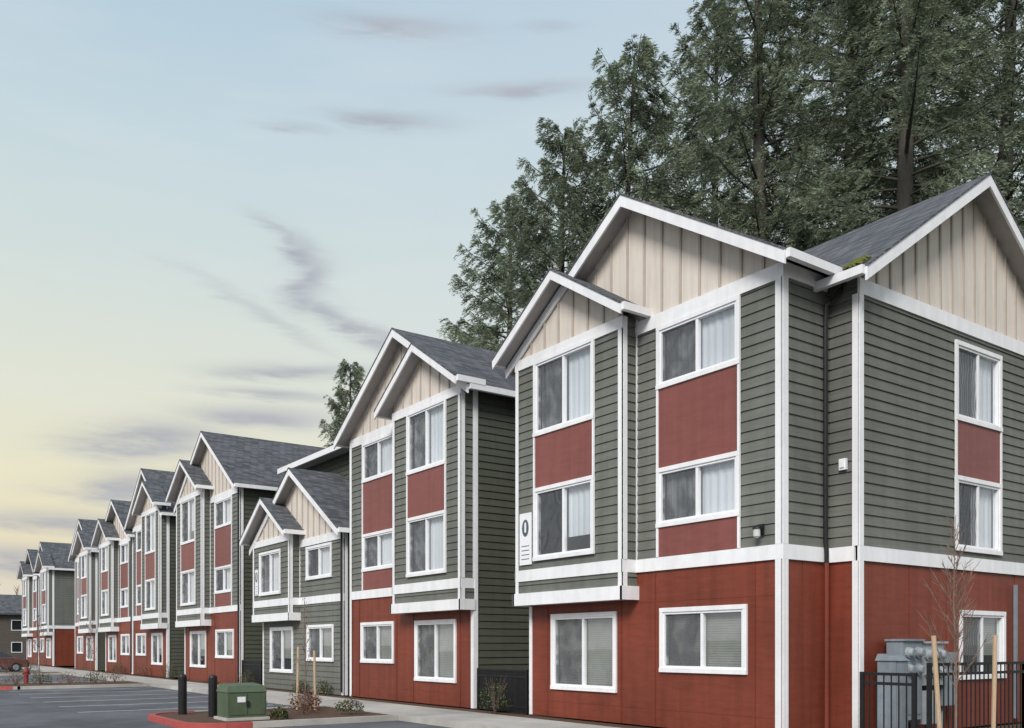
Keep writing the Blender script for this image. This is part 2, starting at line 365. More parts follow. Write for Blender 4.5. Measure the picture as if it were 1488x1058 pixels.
b7,_,_,_=unit(66.8,7.3,'near',3,10.7,.63,'three storey green and red building further along the lot',seed=7)
b8,_,_,_=unit(84,7.3,'near',3,10.7,.63,'three storey building with red ground floor on its side wall',side_ground='red',seed=8)
b9,_,_,_=unit(91.4,7.3,'far',3,10.7,.63,'three storey building at the end of the row',seed=9)
# building 1 wing -----------------------------------------------------------
W2=7.4
FW=Frame((14.26,9.46,0),(1,0,0),(0,-1,0)); FS=Frame((12.94,10.05,0),(1,0,0),(0,-1,0)); FC=Frame((14.26,9.46,0),(0,1,0),(-1,0,0))
wa=MB();tr=MB();rf=MB()
zr=10.88;s=.68;uc=3.7;tt=zr-s*3.7-.28
wh=[(3.15,4.95,3.49,4.97),(3.15,4.95,6.05,7.62)]; gh=[(3.35,5.15,.95,2.33)]
ins=lambda h:(h[0]+.04,h[1]-.04,h[2]+.04,h[3]-.04)
wall(wa,FW,0,W2,0,3.12,'red',[ins(h) for h in gh],lap=None)
wall(wa,FW,0,W2,3.38,tt-.27,'green',[ins(h) for h in wh])
random.seed(5)
for h in gh: window(b1,o1,FW,*h,dark_low=True,lower=True)
for h in wh: window(b1,o1,FW,*h,dark_low=True,n0=.022)
pn=MB(); FW.box(pn,3.205,4.895,.028,.04,4.972,6.048,'redpanel'); make('accent_panel',pn,b1,o1)
for u in (3.15,4.897): FW.box(tr,u,u+.053,.028,.063,4.972,6.048,'white')
FW.box(tr,-.03,W2,.002,.05,3.12,3.38,'white'); FW.box(tr,-.03,W2,.002,.05,tt-.27,tt,'white')
for z0,z1 in ((0,3.118),(3.382,tt-.272)):
    FW.box(tr,-.03,.09,.028,.052,z0,z1,'white'); FW.box(tr,W2-.1,W2,.028,.052,z0,z1,'white')
    FC.box(tr,-.02,.09,.028,.05,z0,z1,'white')
gable_wall(b1,o1,FW,0,W2,tt,uc,zr,s,0,.42)
gable_roof(rf,tr,FW,uc,uc+.38,zr,s,.4,-7.5)
for FF,u0,u1 in ((FS,0,1.32),(FC,0,.59)):
    wall(wa,FF,u0,u1,0,3.12,'red',lap=None); wall(wa,FF,u0,u1,3.38,8.3,'green')
    FF.box(tr,u0+.05*(FF is FC),u1-.05*(FF is FS),.002,.05,3.12,3.38,'white')
FS.box(tr,-.05,0,.002,.05,3.12,3.38,'white')
FS.box(tr,-.05,1.2,.002,.05,8.0,8.25,'white')
for z0,z1 in ((0,3.118),(3.382,7.998)): FS.box(tr,-.05,.09,.028,.052,z0,z1,'white')
for u in (.55,): FS.box(wa,u,u+.02,.001,.012,0,3.12,'red')
for u in (1.6,2.9,5.6,6.5): FW.box(wa,u,u+.02,.001,.012,0,3.12,'red')
SF=Frame((21.66,9.46,0),(0,1,0),(1,0,0)); wall(wa,SF,0,7.9,0,8.3,'green',lap=None)
make('wall',wa,b1,o1); make('trim',tr,b1,o1); make('roof',rf,b1,o1)
dn=MB(); P=FS.p
dn.tube([P(1.25,.36,8.1),P(1.22,.3,7.95),P(1.1,.09,7.7),P(1.1,.08,7.4),P(1.1,.08,3.5),P(1.1,.1,3.3),P(1.1,.1,3.1)],[.042]*7,'black',8)
dn.tube([P(1.1,.1,3.1),P(1.1,.1,.1)],[.042]*2,'red',8)
make('downspout',dn,b1,o1)
dn=MB(); FW.box(dn,5.42,5.48,.06,.12,.1,2.9,'steel'); make('conduit',dn,b1,o1)
wall_lamp(b1,o1,F1,.42,3.6,.02)
jb=MB(); FC.box(jb,.2,.34,.02,.08,4.75,4.95,'vinyl'); FC.box(jb,.23,.31,.08,.1,4.79,4.91,'vinyl'); make('junction_box',jb,b1,o1)
mo=MB()
for i in range(110):
    x=13.95+random.random()*.28;y=9.4+random.gauss(0,.10); z=10.88-.68*(17.96-x)+.02+random.random()*.04
    a=.02+random.random()*.025; t=random.random()*6
    mo.hexa([(x+a*math.cos(t+q)*r_,y+a*math.sin(t+q)*r_,z+h_) for r_,h_ in ((1,0),(.4,a)) for q in (0,1.57,3.14,4.71)],'moss')
make('moss_clump',mo,b1,o1)
SF2=Frame(o2,(1,0,0),(0,-1,0)); wall_lamp(b2,o2,SF2,1.5,3.1,.02)
def sign(par,org,bF,u0,u1,z0,z1):
    sg=MB(); zm=z0+(z1-z0)*.42
    bF.box(sg,u0,u1,.03,.05,z0,z1,'vinyl')
    c=(u0+u1)/2; cz=(zm+z1)/2; pts=[]
    for i in range(20):
        t=i*math.pi/10; pts.append(bF.p(c+.13*math.cos(t),.052,cz+.2*math.sin(t)))
    sg.face(pts,'ink')
    sg.face([bF.p(c-.035,.054,cz-.1),bF.p(c+.035,.054,cz-.1),bF.p(c+.035,.054,cz+.1),bF.p(c,.054,cz+.15),bF.p(c-.035,.054,cz+.1)],'vinyl')
    for j in range(4): sg.face([bF.p(u0+.08,.052,zm-.08-j*.1),bF.p(u1-.08,.052,zm-.08-j*.1),bF.p(u1-.08,.052,zm-.06-j*.1),bF.p(u0+.08,.052,zm-.06-j*.1)],'ink')
    make('address_sign',sg,par,org)
sign(b1,o1,bF1,6.68,7.14,3.5,4.7)
sign(b3,o3,bF3,6.9,7.2,3.6,4.6)
# rear block behind low building
org=(14.6,27.2,0); rb=empty('apartment_building',org,'taller rear block with green siding and shallow dark roof','building')
wa=MB();rf=MB();tr=MB()
Fr=Frame(org,(0,1,0),(-1,0,0)); wall(wa,Fr,0,8.3,0,8.9,'shadegreen')
wall(wa,Frame((14.6,35.5,0),(1,0,0),(0,1,0)),0,7,0,8.9,'green'); wall(wa,Frame((14.6,27.2,0),(1,0,0),(0,-1,0)),0,7,0,8.9,'green')
rf.hexa([(14.0,26.9,8.8),(22,26.9,10.6),(22,36,10.6),(14,36,8.8),(14,26.9,8.92),(22,26.9,10.72),(22,36,10.72),(14,36,8.92)],'roof')
Fr.box(tr,-.2,8.9,.605,.68,8.72,8.93,'white'); tr.face([(14,27,8.79),(14.6,27,8.79),(14.6,36,8.79),(14,36,8.79)],'soffit')
make('wall',wa,rb,org);make('roof',rf,rb,org);make('trim',tr,rb,org)
# distant house
org=(14,128,0); h=empty('house',org,'brown two storey house with dark gable roof beyond the lot','house')
wa=MB();rf=MB();tr=MB(); Fh=Frame((5,126,0),(1,0,0),(0,-1,0))
hh=[(2+i*2.6,3.2+i*2.6,z,z+1.3) for i in range(5) for z in (.9,3.6)]
wall(wa,Fh,0,15,0,5.6,'brownwall',hh,lap=.25); wall(wa,Frame((5,126,0),(0,1,0),(-1,0,0)),0,9,0,5.6,'brownwall',lap=.25); wall(wa,Frame((20,126,0),(0,1,0),(1,0,0)),0,9,0,5.6,'brownwall',lap=.25)
for q in hh:
    tr=MB()
    for aa in ((q[0],q[0]+.08,q[2],q[3]),(q[1]-.08,q[1],q[2],q[3]),(q[0]+.08,q[1]-.08,q[2],q[2]+.08),(q[0]+.08,q[1]-.08,q[3]-.08,q[3])): Fh.box(tr,aa[0],aa[1],-.05,.04,aa[2],aa[3],'white')
    Fh.box(tr,q[0],q[1],-.3,-.06,q[2],q[3],'carglass'); make('window',tr,h,org)
rf.hexa([(4.5,125.4,5.5),(20.5,125.4,5.5),(20.5,130.5,8),(4.5,130.5,8),(4.5,125.4,5.7),(20.5,125.4,5.7),(20.5,130.5,8.2),(4.5,130.5,8.2)],'roof')
rf.hexa([(4.5,135.6,5.5),(20.5,135.6,5.5),(20.5,130.5,8),(4.5,130.5,8),(4.5,135.6,5.7),(20.5,135.6,5.7),(20.5,130.5,8.2),(4.5,130.5,8.2)],'roof')
make('wall',wa,h,org);make('roof',rf,h,org)
# ------------------------------------------------------------------ ground
def sheet(name,poly,z,k):
    mb=MB(); mb.face([(x,y,z) for x,y in poly],k)
    return make(name,mb,None,(0,0,0),kind='structure')
R=lambda x0,x1,y0,y1:[(x0,y0),(x1,y0),(x1,y1),(x0,y1)]
sheet('ground',R(-1500,1500,-1500,1500),-.16,'grass')
sheet('parking_lot',R(-60,10.3,-40,118),-.13,'asphalt')
mb=MB()
y=5.0
while y<112:
    mb.box(10.42,12.2,y+.006,y+1.5-.006,-.15,0,'concrete'); y+=1.5
mb.box(10.42,12.2,5,112,-.15,-.012,'mulch')
make('sidewalk',mb,kind='structure')
mb=MB(); mb.box(10.25,10.41,5,112,-.15,.005,'concrete'); make('kerb',mb,kind='structure')
mb=MB(); mb.box(12.202,12.93,5,112,-.15,-.03,'mulch'); mb.box(12.94,26,5,9.4,-.15,-.03,'mulch'); make('planting_bed',mb,kind='structure')
def rounded(x0,x1,y0,y1,r):
    pts=[]
    for i in range(7): t=math.radians(180+i*15); pts.append((x0+r+r*math.cos(t),y0+r+r*math.sin(t)))
    pts+= [(x1,y0),(x1,y1)]
    for i in range(7): t=math.radians(90+i*15); pts.append((x0+r+r*math.cos(t),y1-r+r*math.sin(t)))
    return pts
def island(x0,y0,y1,redlen=1.3):
    x1=10.25; r=1.0
    P=rounded(x0,x1,y0,y1,r); Q=rounded(x0+.16,x1,y0+.16,y1-.16,r-.16)
    n=len(P); kb=MB()
    for i in range(n):
        j=(i+1)%n
        if P[i][0]>=x1-1e-3 and P[j][0]>=x1-1e-3: continue
        red = (P[i][0]<x0+redlen and P[j][0]<x0+redlen)
        segs=[(P[i],P[j],Q[i],Q[j],red)]
        if not red and abs(P[i][1]-P[j][1])<1e-3:
            lo,hi=(P[i],P[j]) if P[i][0]<P[j][0] else (P[j],P[i]); ql,qh=(Q[i],Q[j]) if P[i][0]<P[j][0] else (Q[j],Q[i])
            mP=(x0+redlen,lo[1]); mQ=(x0+redlen,ql[1]); segs=[(lo,mP,ql,mQ,True),(mP,hi,mQ,qh,False)]
        for a,b,c_,d_,rr in segs:
            kb.hexa([(*a,-.15),(*b,-.15),(*d_,-.15),(*c_,-.15),(*a,.0),(*b,.0),(*d_,.0),(*c_,.0)],'redkerb' if rr else 'concrete')
    make('kerb',kb,kind='structure')
    sheet('planting_bed',Q,-.02,'mulch')
island(5.45,18.9,23.2); island(4.2,41.5,45.8,.9); island(4.6,62,65,.5)
mb=MB()
for y in [26+2.75*i for i in range(6)]+[48.4+2.75*i for i in range(5)]+[67.5+2.75*i for i in range(12)]+[16-2.75*i for i in range(4)]:
    mb.face([(x,yy,-.122) for x,yy in ((4.6,y),(9.9,y),(9.9,y+.13),(4.6,y+.13))],'paint')
make('stall_marking',mb,kind='structure')
# ------------------------------------------------------------------ trees
def np_mesh(name,V,Fc,mats):
    me=bpy.data.meshes.new(name)
    me.vertices.add(len(V)); me.vertices.foreach_set('co',V.astype(np.float32).ravel())
    n=len(Fc); me.loops.add(n*4); me.loops.foreach_set('vertex_index',Fc.astype(np.int32).ravel())
    me.polygons.add(n); me.polygons.foreach_set('loop_start',np.arange(0,n*4,4,dtype=np.int32)); 
    for k in mats: me.materials.append(M[k])
    me.update(calc_edges=True); me.validate()
    return me
def conifer(seed,H,R,z0,nb=120,dens=13,pw=.55,sparse=1.0):
    rng=np.random.default_rng(seed); random.seed(seed)
    tk=MB()
    n=14; pts=[];rad=[]
    for i in range(n+1):
        t=i/n; pts.append((.25*math.sin(t*5+seed),.25*math.cos(t*4+seed),H*t)); rad.append(.36*(1-t)**.8*(H/30)+.03)
    tk.tube(pts,rad,'bark',9)
    def axis(z):
        t=z/H; return np.array([.25*math.sin(t*5+seed),.25*math.cos(t*4+seed),z])
    cen=[];dirs=[]
    for i in range(nb):
        q=(i+rng.random())/nb; z=z0+(H-z0)*q**1.02
        rel=(z-z0)/(H-z0)
        Lb=R*((1-rel)**pw)*rng.uniform(.5,1.1)*(1.0 if rng.random()<.85 else 1.3)+.35
        if rel<.15: Lb*=rng.uniform(.4,1)
        az=i*2.399+rng.normal()*.5
        d=np.array([math.cos(az),math.sin(az),0]); lat=np.array([-d[1],d[0],0])
        a=.12+.75*rel**2+rng.normal()*.1; bdroop=.50*(1-rel)+.16
        S=np.linspace(0,1,7); o=axis(z)
        curve=lambda s:o+np.outer(s*Lb,d)+np.outer(Lb*(a*s-bdroop*s**1.5+.32*s**3),[0,0,1])
        P=curve(S)
        tk.tube([tuple(p) for p in P],[.065*(1-s)*(Lb/5)+.012 for s in S],'bark',4,cap=False)
        m=int((Lb*dens*.55+8)*sparse)
        s=rng.uniform(.10,1,m)**.78; C=curve(s)
        side=rng.choice([-1,1],m); wl=(Lb*.28*np.sqrt(np.clip(1.03-s,0,1))+.30)*rng.uniform(.4,1.15,m)
        bd=(d*.9+np.outer(side,lat)*rng.uniform(.3,1.2,(m,1))); bd/=np.linalg.norm(bd,axis=1)[:,None]
        kn=11
        f=np.tile(np.linspace(.06,1,kn),(m,1))+rng.normal(0,.03,(m,kn))
        c=C[:,None,:]+bd[:,None,:]*(f*wl[:,None])[:,:,None]
        c[:,:,2]-= (np.abs(f)**1.6*wl[:,None]*rng.uniform(.3,1.2,(m,1)))-rng.normal(.02,.05,(m,1))
        c+=rng.normal(0,.025,c.shape)
        dd=np.repeat(bd[:,None,:],kn,1)*1.0; dd[:,:,2]-=.6*f
        cen.append(c.reshape(-1,3)); dirs.append(dd.reshape(-1,3))
    C=np.concatenate(cen);D=np.concatenate(dirs); D/=np.linalg.norm(D,axis=1)[:,None]
    C=np.repeat(C,3,0); D=np.repeat(D,3,0)+rng.normal(0,.34,(len(C),3)); D/=np.linalg.norm(D,axis=1)[:,None]
    C=C+rng.normal(0,.025,C.shape)
    n=len(C); Ls=rng.uniform(.12,.28,n)[:,None]; Ws=rng.uniform(.011,.024,n)[:,None]
    up=rng.normal(0,1,(n,3)); up[:,2]*=.4; sd=np.cross(D,up); sd/=np.linalg.norm(sd,axis=1)[:,None]+1e-6
    V=np.stack([C,C+D*Ls*.5+sd*Ws,C+D*Ls,C+D*Ls*.5-sd*Ws],1).reshape(-1,3)
    Fc=np.arange(n*4).reshape(-1,4)
    return tk,np_mesh('crown',V,Fc,['needle'])
protos=[]
for sd,H,R_,z0,nb,pw,spz in ((3,36,6.6,3,200,.6,1),(11,27,5.6,2.5,175,.6,1),(23,40,7.0,5,210,.6,1),(31,25,4.4,4,150,.75,1)):
    tk,cm=conifer(sd,H,R_,z0,nb,pw=pw,sparse=spz)
    tm=bpy.data.meshes.new('trunk'); tm.from_pydata(tk.v,[],tk.f); tm.materials.append(M['bark']); tm.polygons.foreach_set('use_smooth',[True]*len(tk.f)); tm.update()
    protos.append((tm,cm,H))
trees=[(24.3,34.3,22.0,1,.3,1.0),(25.2,31.2,24.5,1,2.9,1.0),(27.2,29.2,27.6,1,1.4,1.0),(30.2,24.4,36,2,2.2,.95),(33.3,22.6,40,0,3.6,1.0),(31.8,19.4,38,2,4.5,1.0),(37,17.8,38,0,5.3,1.05),
 (32.6,68.9,25.0,3,1,1.0),(41,24.5,40,2,1.9,1.0),(31.5,28.3,30,1,.2,1.05)]
for x,y,H,pi,rot,wr in trees:
    tm,cm,H0=protos[pi]
    e=empty('fir_tree',(x,y,-.15),'tall grey green fir tree standing behind the apartment roofs','tree','tall fir trees behind the buildings')
    sc=H/H0; e.rotation_euler=(0,0,rot)
    for nm,me in (('trunk',tm),('crown',cm)):
        ob=bpy.data.objects.new(nm,me); col.objects.link(ob); ob.parent=e; ob.scale=((sc+1)/2*wr,(sc+1)/2*wr,sc)
def twigtree(x,y,H,name,label,leaf=None,seed=1,spread=.5,n1=14,thick=.022,nl=1,tw2=5):
    rng=random.Random(seed); org=(x,y,-.03); e=empty(name,org,label,'tree')
    mb=MB(); lf=MB()
    mb.tube([(x,y,-.03),(x+.02,y,H*.3),(x-.02,y+.02,H*.65),(x,y,H)],[thick,thick*.8,thick*.5,.004],'twig',6)
    def leafs(p,nn):
        for _ in range(nn):
            c=Vector(p)+Vector((rng.gauss(0,.05),rng.gauss(0,.05),rng.gauss(0,.05))); d=Vector((rng.gauss(0,1),rng.gauss(0,1),rng.gauss(0,1))).normalized()*.03
            q=d.cross(Vector((rng.gauss(0,1),rng.gauss(0,1),.3))).normalized()*.015
            lf.face([c-d,c+q,c+d,c-q],leaf)
    for i in range(n1):
        t=.25+.7*i/n1; z=H*t; a=i*2.4+rng.random(); L=spread*(1.15-t)*H*.45*rng.uniform(.6,1.1)
        d=Vector((math.cos(a),math.sin(a),rng.uniform(1.2,2.2))).normalized()
        p0=Vector((x,y,z)); p1=p0+d*L*.5; p2=p0+d*L+Vector((0,0,L*.15))
        mb.tube([p0,p1,p2],[thick*.4,thick*.25,.003],'twig',4,False)
        for j in range(tw2):
            s=rng.uniform(.2,.95); q0=p0+(p2-p0)*s; dd=(d+Vector((rng.gauss(0,.6),rng.gauss(0,.6),.3))).normalized()*L*rng.uniform(.25,.45)
            mb.tube([q0,q0+dd],[.0045,.002],'twig',3,False)
            if leaf: leafs(q0+dd,nl)
    make('trunk',mb,e,org)
    if lf.v: make('crown',lf,e,org)
    return e
twigtree(13.5,7.3,3.6,'young_tree','bare reddish sapling tied between two wooden stakes beside black fence',None,4,.66,n1=36,tw2=8,thick=.022)
twigtree(9.3,22.2,3.0,'young_tree','staked nearly bare young tree with few rust leaves in mulch','leafr',5,.4,n1=12,nl=1,tw2=4)
for i,(x,y,H) in enumerate(((8.2,43.5,3.0),(6.3,44.5,3.2),(9.0,63.5,3.4))):
    twigtree(x,y,H,'young_tree','thin young tree with rust leaves in far mulch bed','leafr',6+i,.5,n1=12,nl=2)
twigtree(15.5,150,12,'bare_tree','leafless tree beyond the brown house',None,12,.7,n1=40,thick=.14)
twigtree(19,155,11,'bare_tree','leafless tree beyond the brown house',None,13,.7,n1=40,thick=.14)
def stake(x,y,dx,dy,H,label):
    mb=MB(); mb.tube([(x,y,-.1),(x+dx,y+dy,H)],[.034,.034],'wood',8)
    make('wooden_stake',mb,None,(x,y,0),label=label,cat='stake',group='tree stakes')
stake(12.84,7.15,-.22,0,1.76,'pale wooden stake leaning in front of black fence')
stake(14.22,7.1,.07,0,1.78,'pale wooden stake in front of black fence')
stake(9.15,22.35,.03,0,1.6,'pale wooden stake beside young tree in mulch')
stake(9.5,22.0,-.03,0,1.5,'pale wooden stake beside young tree in mulch')
def shrub(x,y,r,h,k,seed,n=420):
    rng=random.Random(seed); mb=MB(); tw=MB()
    org=(x,y,-.03)
    e=empty('shrub',org,'small %s shrub planted in bark mulch'%('rust red' if k=='leafr' else 'green'),'shrub','shrubs in the planting beds')
    for i in range(14):
        a=rng.random()*6.28; q=r*rng.uniform(.3,.9)
        tw.tube([(x,y,-.03),(x+q*.5*math.cos(a),y+q*.5*math.sin(a),h*.5),(x+q*math.cos(a),y+q*math.sin(a),h*rng.uniform(.7,1.05))],[.008,.006,.003],'twig',3,False)
    for i in range(n):
        a=rng.random()*6.28; q=r*rng.random()**.5; z=h*rng.uniform(.15,1)*(1-.5*(q/r)**2)+rng.gauss(0,.03)
        c=Vector((x+q*math.cos(a),y+q*math.sin(a),z)); d=Vector((rng.gauss(0,1),rng.gauss(0,1),rng.gauss(0,1))).normalized()*rng.uniform(.02,.045); u=d.cross(Vector((rng.random(),rng.random(),1))).normalized()*.016
        mb.face([c-d,c+u,c+d,c-u],k)
    make('stem',tw,e,org); make('foliage',mb,e,org)
for i,(x,y,r,h,k) in enumerate([(8.6,20.6,.4,.65,'leafr'),(9.5,20.0,.35,.4,'leafg'),(9.0,21.4,.4,.55,'leafr'),(8.0,22.4,.35,.5,'leafg'),(9.6,22.6,.3,.4,'leafr'),(12.5,18.2,.4,.9,'leafg'),
    (7.6,19.6,.2,.25,'leafg'),(12.6,28.5,.3,.5,'leafg'),(12.6,30.5,.3,.5,'leafg'),(12.6,36,.4,.7,'leafg'),
    (5.2,43,.5,.5,'leafr'),(6.2,43.2,.45,.6,'leafg'),(7.2,42.6,.5,.6,'leafr'),(8.3,43,.5,.6,'leafg'),(9.2,43.5,.5,.7,'leafr'),(5.6,63.4,.6,.8,'leafr'),(7.2,63.4,.6,.9,'leafr'),(8.4,63.4,.6,.8,'leafg'),(12.5,47,.5,.8,'leafg'),(12.5,52,.4,.7,'leafr'),(12.5,58,.4,.7,'leafg')]):
    shrub(x,y,r,h,k,i,260 if k=='leafr' else 420)
# ------------------------------------------------------------------ street objects
org=(6.9,20.1,-.02); e=empty('transformer_box',org,'olive green utility transformer box on a concrete pad','utility box')
mb=MB(); x0,x1,y0,y1=6.5,7.36,19.75,20.5
mb.box(x0-.06,x1+.06,y0-.06,y1+.06,-.05,.04,'concrete'); make('pad',mb,e,org)
mb=MB(); mb.box(x0,x1,y0,y1,.04,.60,'xform'); mb.hexa([(x0-.02,y0-.02,.60),(x1+.02,y0-.02,.60),(x1+.02,y1+.02,.60),(x0-.02,y1+.02,.60),(x0+.03,y0+.1,.74),(x1-.03,y0+.1,.74),(x1-.03,y1-.03,.78),(x0+.03,y1-.03,.78)],'xform'); make('body',mb,e,org)
xm=(x0+x1)/2
for a_,b_ in ((x0+.04,xm-.01),(xm+.01,x1-.04)):
    mb=MB(); mb.box(a_,b_,y0-.015,y0-.001,.1,.57,'xform'); make('door',mb,e,org)
mb=MB(); mb.box(x0+.2,x0+.38,y0-.02,y0-.016,.38,.5,'vinyl'); make('label_plate',mb,e,org)
mb=MB(); mb.box(xm-.03,xm+.03,y0-.05,y0-.016,.28,.4,'black'); make('handle',mb,e,org)
for x,y in ((6.24,22.3),(6.62,21.2)):
    mb=MB(); mb.lathe((x,y,-.05),[(.1,0),(.1,.93),(.085,.98),(.04,1.0)],'black',14); make('bollard',mb,None,(x,y,0),label='dark steel bollard in mulch beside the transformer box',cat='bollard',group='bollards guarding the transformer')
x,y=5.9,45.2; mb=MB(); mb.lathe((x,y,-.05),[(.12,0),(.12,.05),(.09,.07),(.09,.5),(.12,.52),(.12,.56),(.09,.64),(.05,.72),(.03,.76)],'hydrant',14); mb.tube([(x-.16,y,.42),(x+.16,y,.42)],[.05,.05],'hydrant',8); mb.tube([(x,y-.16,.4),(x,y,.4)],[.06,.06],'hydrant',8)
make('fire_hydrant',mb,None,(x,y,0),label='red fire hydrant on a mulched island',cat='hydrant')
def fence(pts,H,label,sp=.13,k='black',pw=.008):
    org=(*pts[0],0); e=empty('metal_fence',org,label,'fence'); 
    for (ax,ay),(bx,by) in zip(pts,pts[1:]):
        L=math.hypot(bx-ax,by-ay); ux,uy=(bx-ax)/L,(by-ay)/L; Fz=Frame((ax,ay,0),(ux,uy,0),(uy,-ux,0))
        for z in (H-.05,H-.2,.12):
            ra=MB(); Fz.box(ra,0.02,L-.02,-.022,.022,z,z+.045,k); make('rail',ra,e,org)
        n=int(L/sp); pk=MB()
        for i in range(1,n): u=i*L/n; Fz.box(pk,u-pw,u+pw,-.008,.008,.0,H-.045,k)
        o_=make('picket',pk,e,org); o_['kind']='stuff'
        m=max(1,round(L/2.4))
        for i in range(m+1):
            po=MB(); u=i*L/m; Fz.box(po,u-.03,u+.03,-.03,.03,-.1,H+.0,k); make('post',po,e,org)
fence([(13.1,8.62),(13.05,7.7)],1.2,'short black metal fence beside utility cabinets')
fence([(13.05,7.46),(16.0,7.46),(20,7.46)],1.36,'black metal picket fence in front of red wall')
fence([(12.95,17.5),(12.95,19.6)],1.05,'black metal gate closing the gap between buildings',sp=.05,pw=.016)
fence([(12.95,35.3),(12.95,37.5)],1.05,'black metal gate closing the gap between two buildings',sp=.05,pw=.016)
# electrical cabinets
org=(15,9.0,0); e=empty('electrical_cabinet',org,'grey electrical cabinets with round meters against red wall','utility box')
mb=MB(); mb.box(14.43,14.80,8.85,9.2,0,1.36,'steel'); mb.hexa([(14.40,8.82,1.36),(14.83,8.82,1.36),(14.83,9.23,1.36),(14.40,9.23,1.36),(14.44,8.95,1.45),(14.79,8.95,1.45),(14.79,9.2,1.48),(14.44,9.2,1.48)],'steel')
mb.box(14.9,15.5,9.0,9.32,.3,1.7,'steel'); mb.box(14.87,15.53,8.96,9.34,1.702,1.74,'steel')
mb.box(15.56,16.35,9.05,9.35,.9,1.66,'steel2'); mb.box(15.53,16.4,9.0,9.36,1.662,1.70,'steel2'); mb.box(16.42,16.9,9.1,9.38,.5,1.5,'steel'); mb.box(15.6,16.0,9.0,9.35,.2,.8,'steel2')
make('body',mb,e,org)
mb=MB(); mb.box(14.46,14.77,8.835,8.849,.1,1.3,'steel'); make('door',mb,e,org)
mb=MB(); mb.box(14.94,15.46,8.985,8.999,.4,1.0,'steel'); make('door',mb,e,org)
for i,(x,z,yy) in enumerate([(15.05,1.5,9.0),(15.35,1.5,9.0),(15.05,1.2,9.0),(15.35,1.2,9.0),(15.74,1.46,9.05),(15.98,1.46,9.05),(16.2,1.46,9.05),(15.74,1.13,9.05),(15.98,1.13,9.05),(16.2,1.13,9.05)]):
    mb=MB(); mb.tube([(x,yy,z),(x,yy-.05,z),(x,yy-.051,z),(x,yy-.12,z)],[.1,.1,.08,.07],'steel2',14); mb.tube([(x,yy-.121,z),(x,yy-.13,z)],[.06,.055],'steel',12); make('meter',mb,e,org)
for x in (15.3,15.7,16.1,16.6):
    mb=MB(); mb.tube([(x,9.25,-.05),(x,9.25,.9)],[.035,.035],'steel',8); make('conduit',mb,e,org)
# cars
def car(x,y,paint,label,ang):
    e=empty('parked_car',(x,y,-.13),label,'car','cars parked in the lot'); e.rotation_euler=(0,0,ang)
    prof=[(-2.25,.35),(-2.22,.75),(-1.95,.92),(-1.2,.98),(1.35,1.0),(2.1,.85),(2.25,.6),(2.22,.32)]
    mb=MB(); rows=[]
    for yy,sc in [(-.89,.93),(-.82,1),(.82,1),(.89,.93)]:
        st=len(mb.v)
        for px,pz in prof: mb.v.append((px*sc,yy,.32+(pz-.32)*(1 if sc==1 else .93)))
        rows.append(st)
    mi=mb.mi(paint)
    for a,b in zip(rows,rows[1:]):
        for j in range(len(prof)): k2=(j+1)%len(prof); mb.f.append((a+j,a+k2,b+k2,b+j)); mb.m.append(mi)
    for r_ in (rows[0],rows[-1]): mb.f.append(tuple(r_+j for j in range(len(prof)))); mb.m.append(mi)
    mb.hexa([(-.9,-.62,1.40),(.55,-.62,1.40),(.55,.62,1.40),(-.9,.62,1.40),(-.8,-.58,1.46),(.45,-.58,1.46),(.45,.58,1.46),(-.8,.58,1.46)],paint)
    make('body',mb,e)
    mb=MB(); mb.hexa([(-1.75,-.8,.95),(1.3,-.8,.98),(1.3,.8,.98),(-1.75,.8,.95),(-.95,-.63,1.4),(.58,-.63,1.4),(.58,.63,1.4),(-.95,.63,1.4)],'carglass'); make('windshield',mb,e)
    for wx in (-1.4,1.4):
        for wy in (-.82,.82):
            mb=MB(); mb.tube([(wx,wy-.1,.32),(wx,wy+.1,.32)],[.33,.33],'rubber',18); mb.tube([(wx,wy-.11,.32),(wx,wy+.11,.32)],[.2,.2],'steel',12); make('wheel',mb,e)
    for wy in (-.6,.6):
        mb=MB(); mb.box(-2.27,-2.2,wy-.15,wy+.15,.65,.78,'hydrant'); make('tail_light',mb,e)
car(7.2,71.6,'carred','dark red sedan parked nose to the sidewalk',0)
car(7.4,77.2,'carwhite','grey sedan parked nose to the sidewalk',0)
# ------------------------------------------------------------------ world
w=bpy.data.worlds.new('World'); scene.world=w; w.use_nodes=True; N=w.node_tree.nodes; L=w.node_tree.links
bg=N['Background']; out=N['World Output']
SE=math.radians(36)
sun_dir=Vector((-.74,-.50,0)).normalized()*math.cos(SE)+Vector((0,0,math.sin(SE)))
sky=N.new('ShaderNodeTexSky'); sky.sky_type='NISHITA'; sky.sun_disc=False; sky.sun_elevation=SE; sky.sun_rotation=math.atan2(sun_dir.x,sun_dir.y)
tc=N.new('ShaderNodeTexCoord'); sp=N.new('ShaderNodeSeparateXYZ'); L.new(tc.outputs['Generated'],sp.inputs[0])
def lin(c): 
    return tuple(((x/255)/12.92 if x/255<.04045 else ((x/255+.055)/1.055)**2.4) for x in c)+(1,)
def ramp(stops):
    rp=N.new('ShaderNodeValToRGB'); cr=rp.color_ramp
    while len(cr.elements)<len(stops): cr.elements.new(.5)
    for e_,(p,c) in zip(cr.elements,stops): e_.position=p; e_.color=lin(c)
    L.new(sp.outputs[2],rp.inputs[0]); return rp
rp=ramp([(0,(212,204,194)),(.05,(220,210,192)),(.10,(232,220,188)),(.17,(230,225,196)),(.26,(220,223,208)),(.36,(207,218,215)),(.47,(194,212,219)),(.58,(177,200,217)),(1,(158,184,210))])
rq=ramp([(0,(205,205,205)),(.17,(216,220,222)),(.36,(210,220,223)),(.58,(192,208,219)),(1,(160,184,208))])
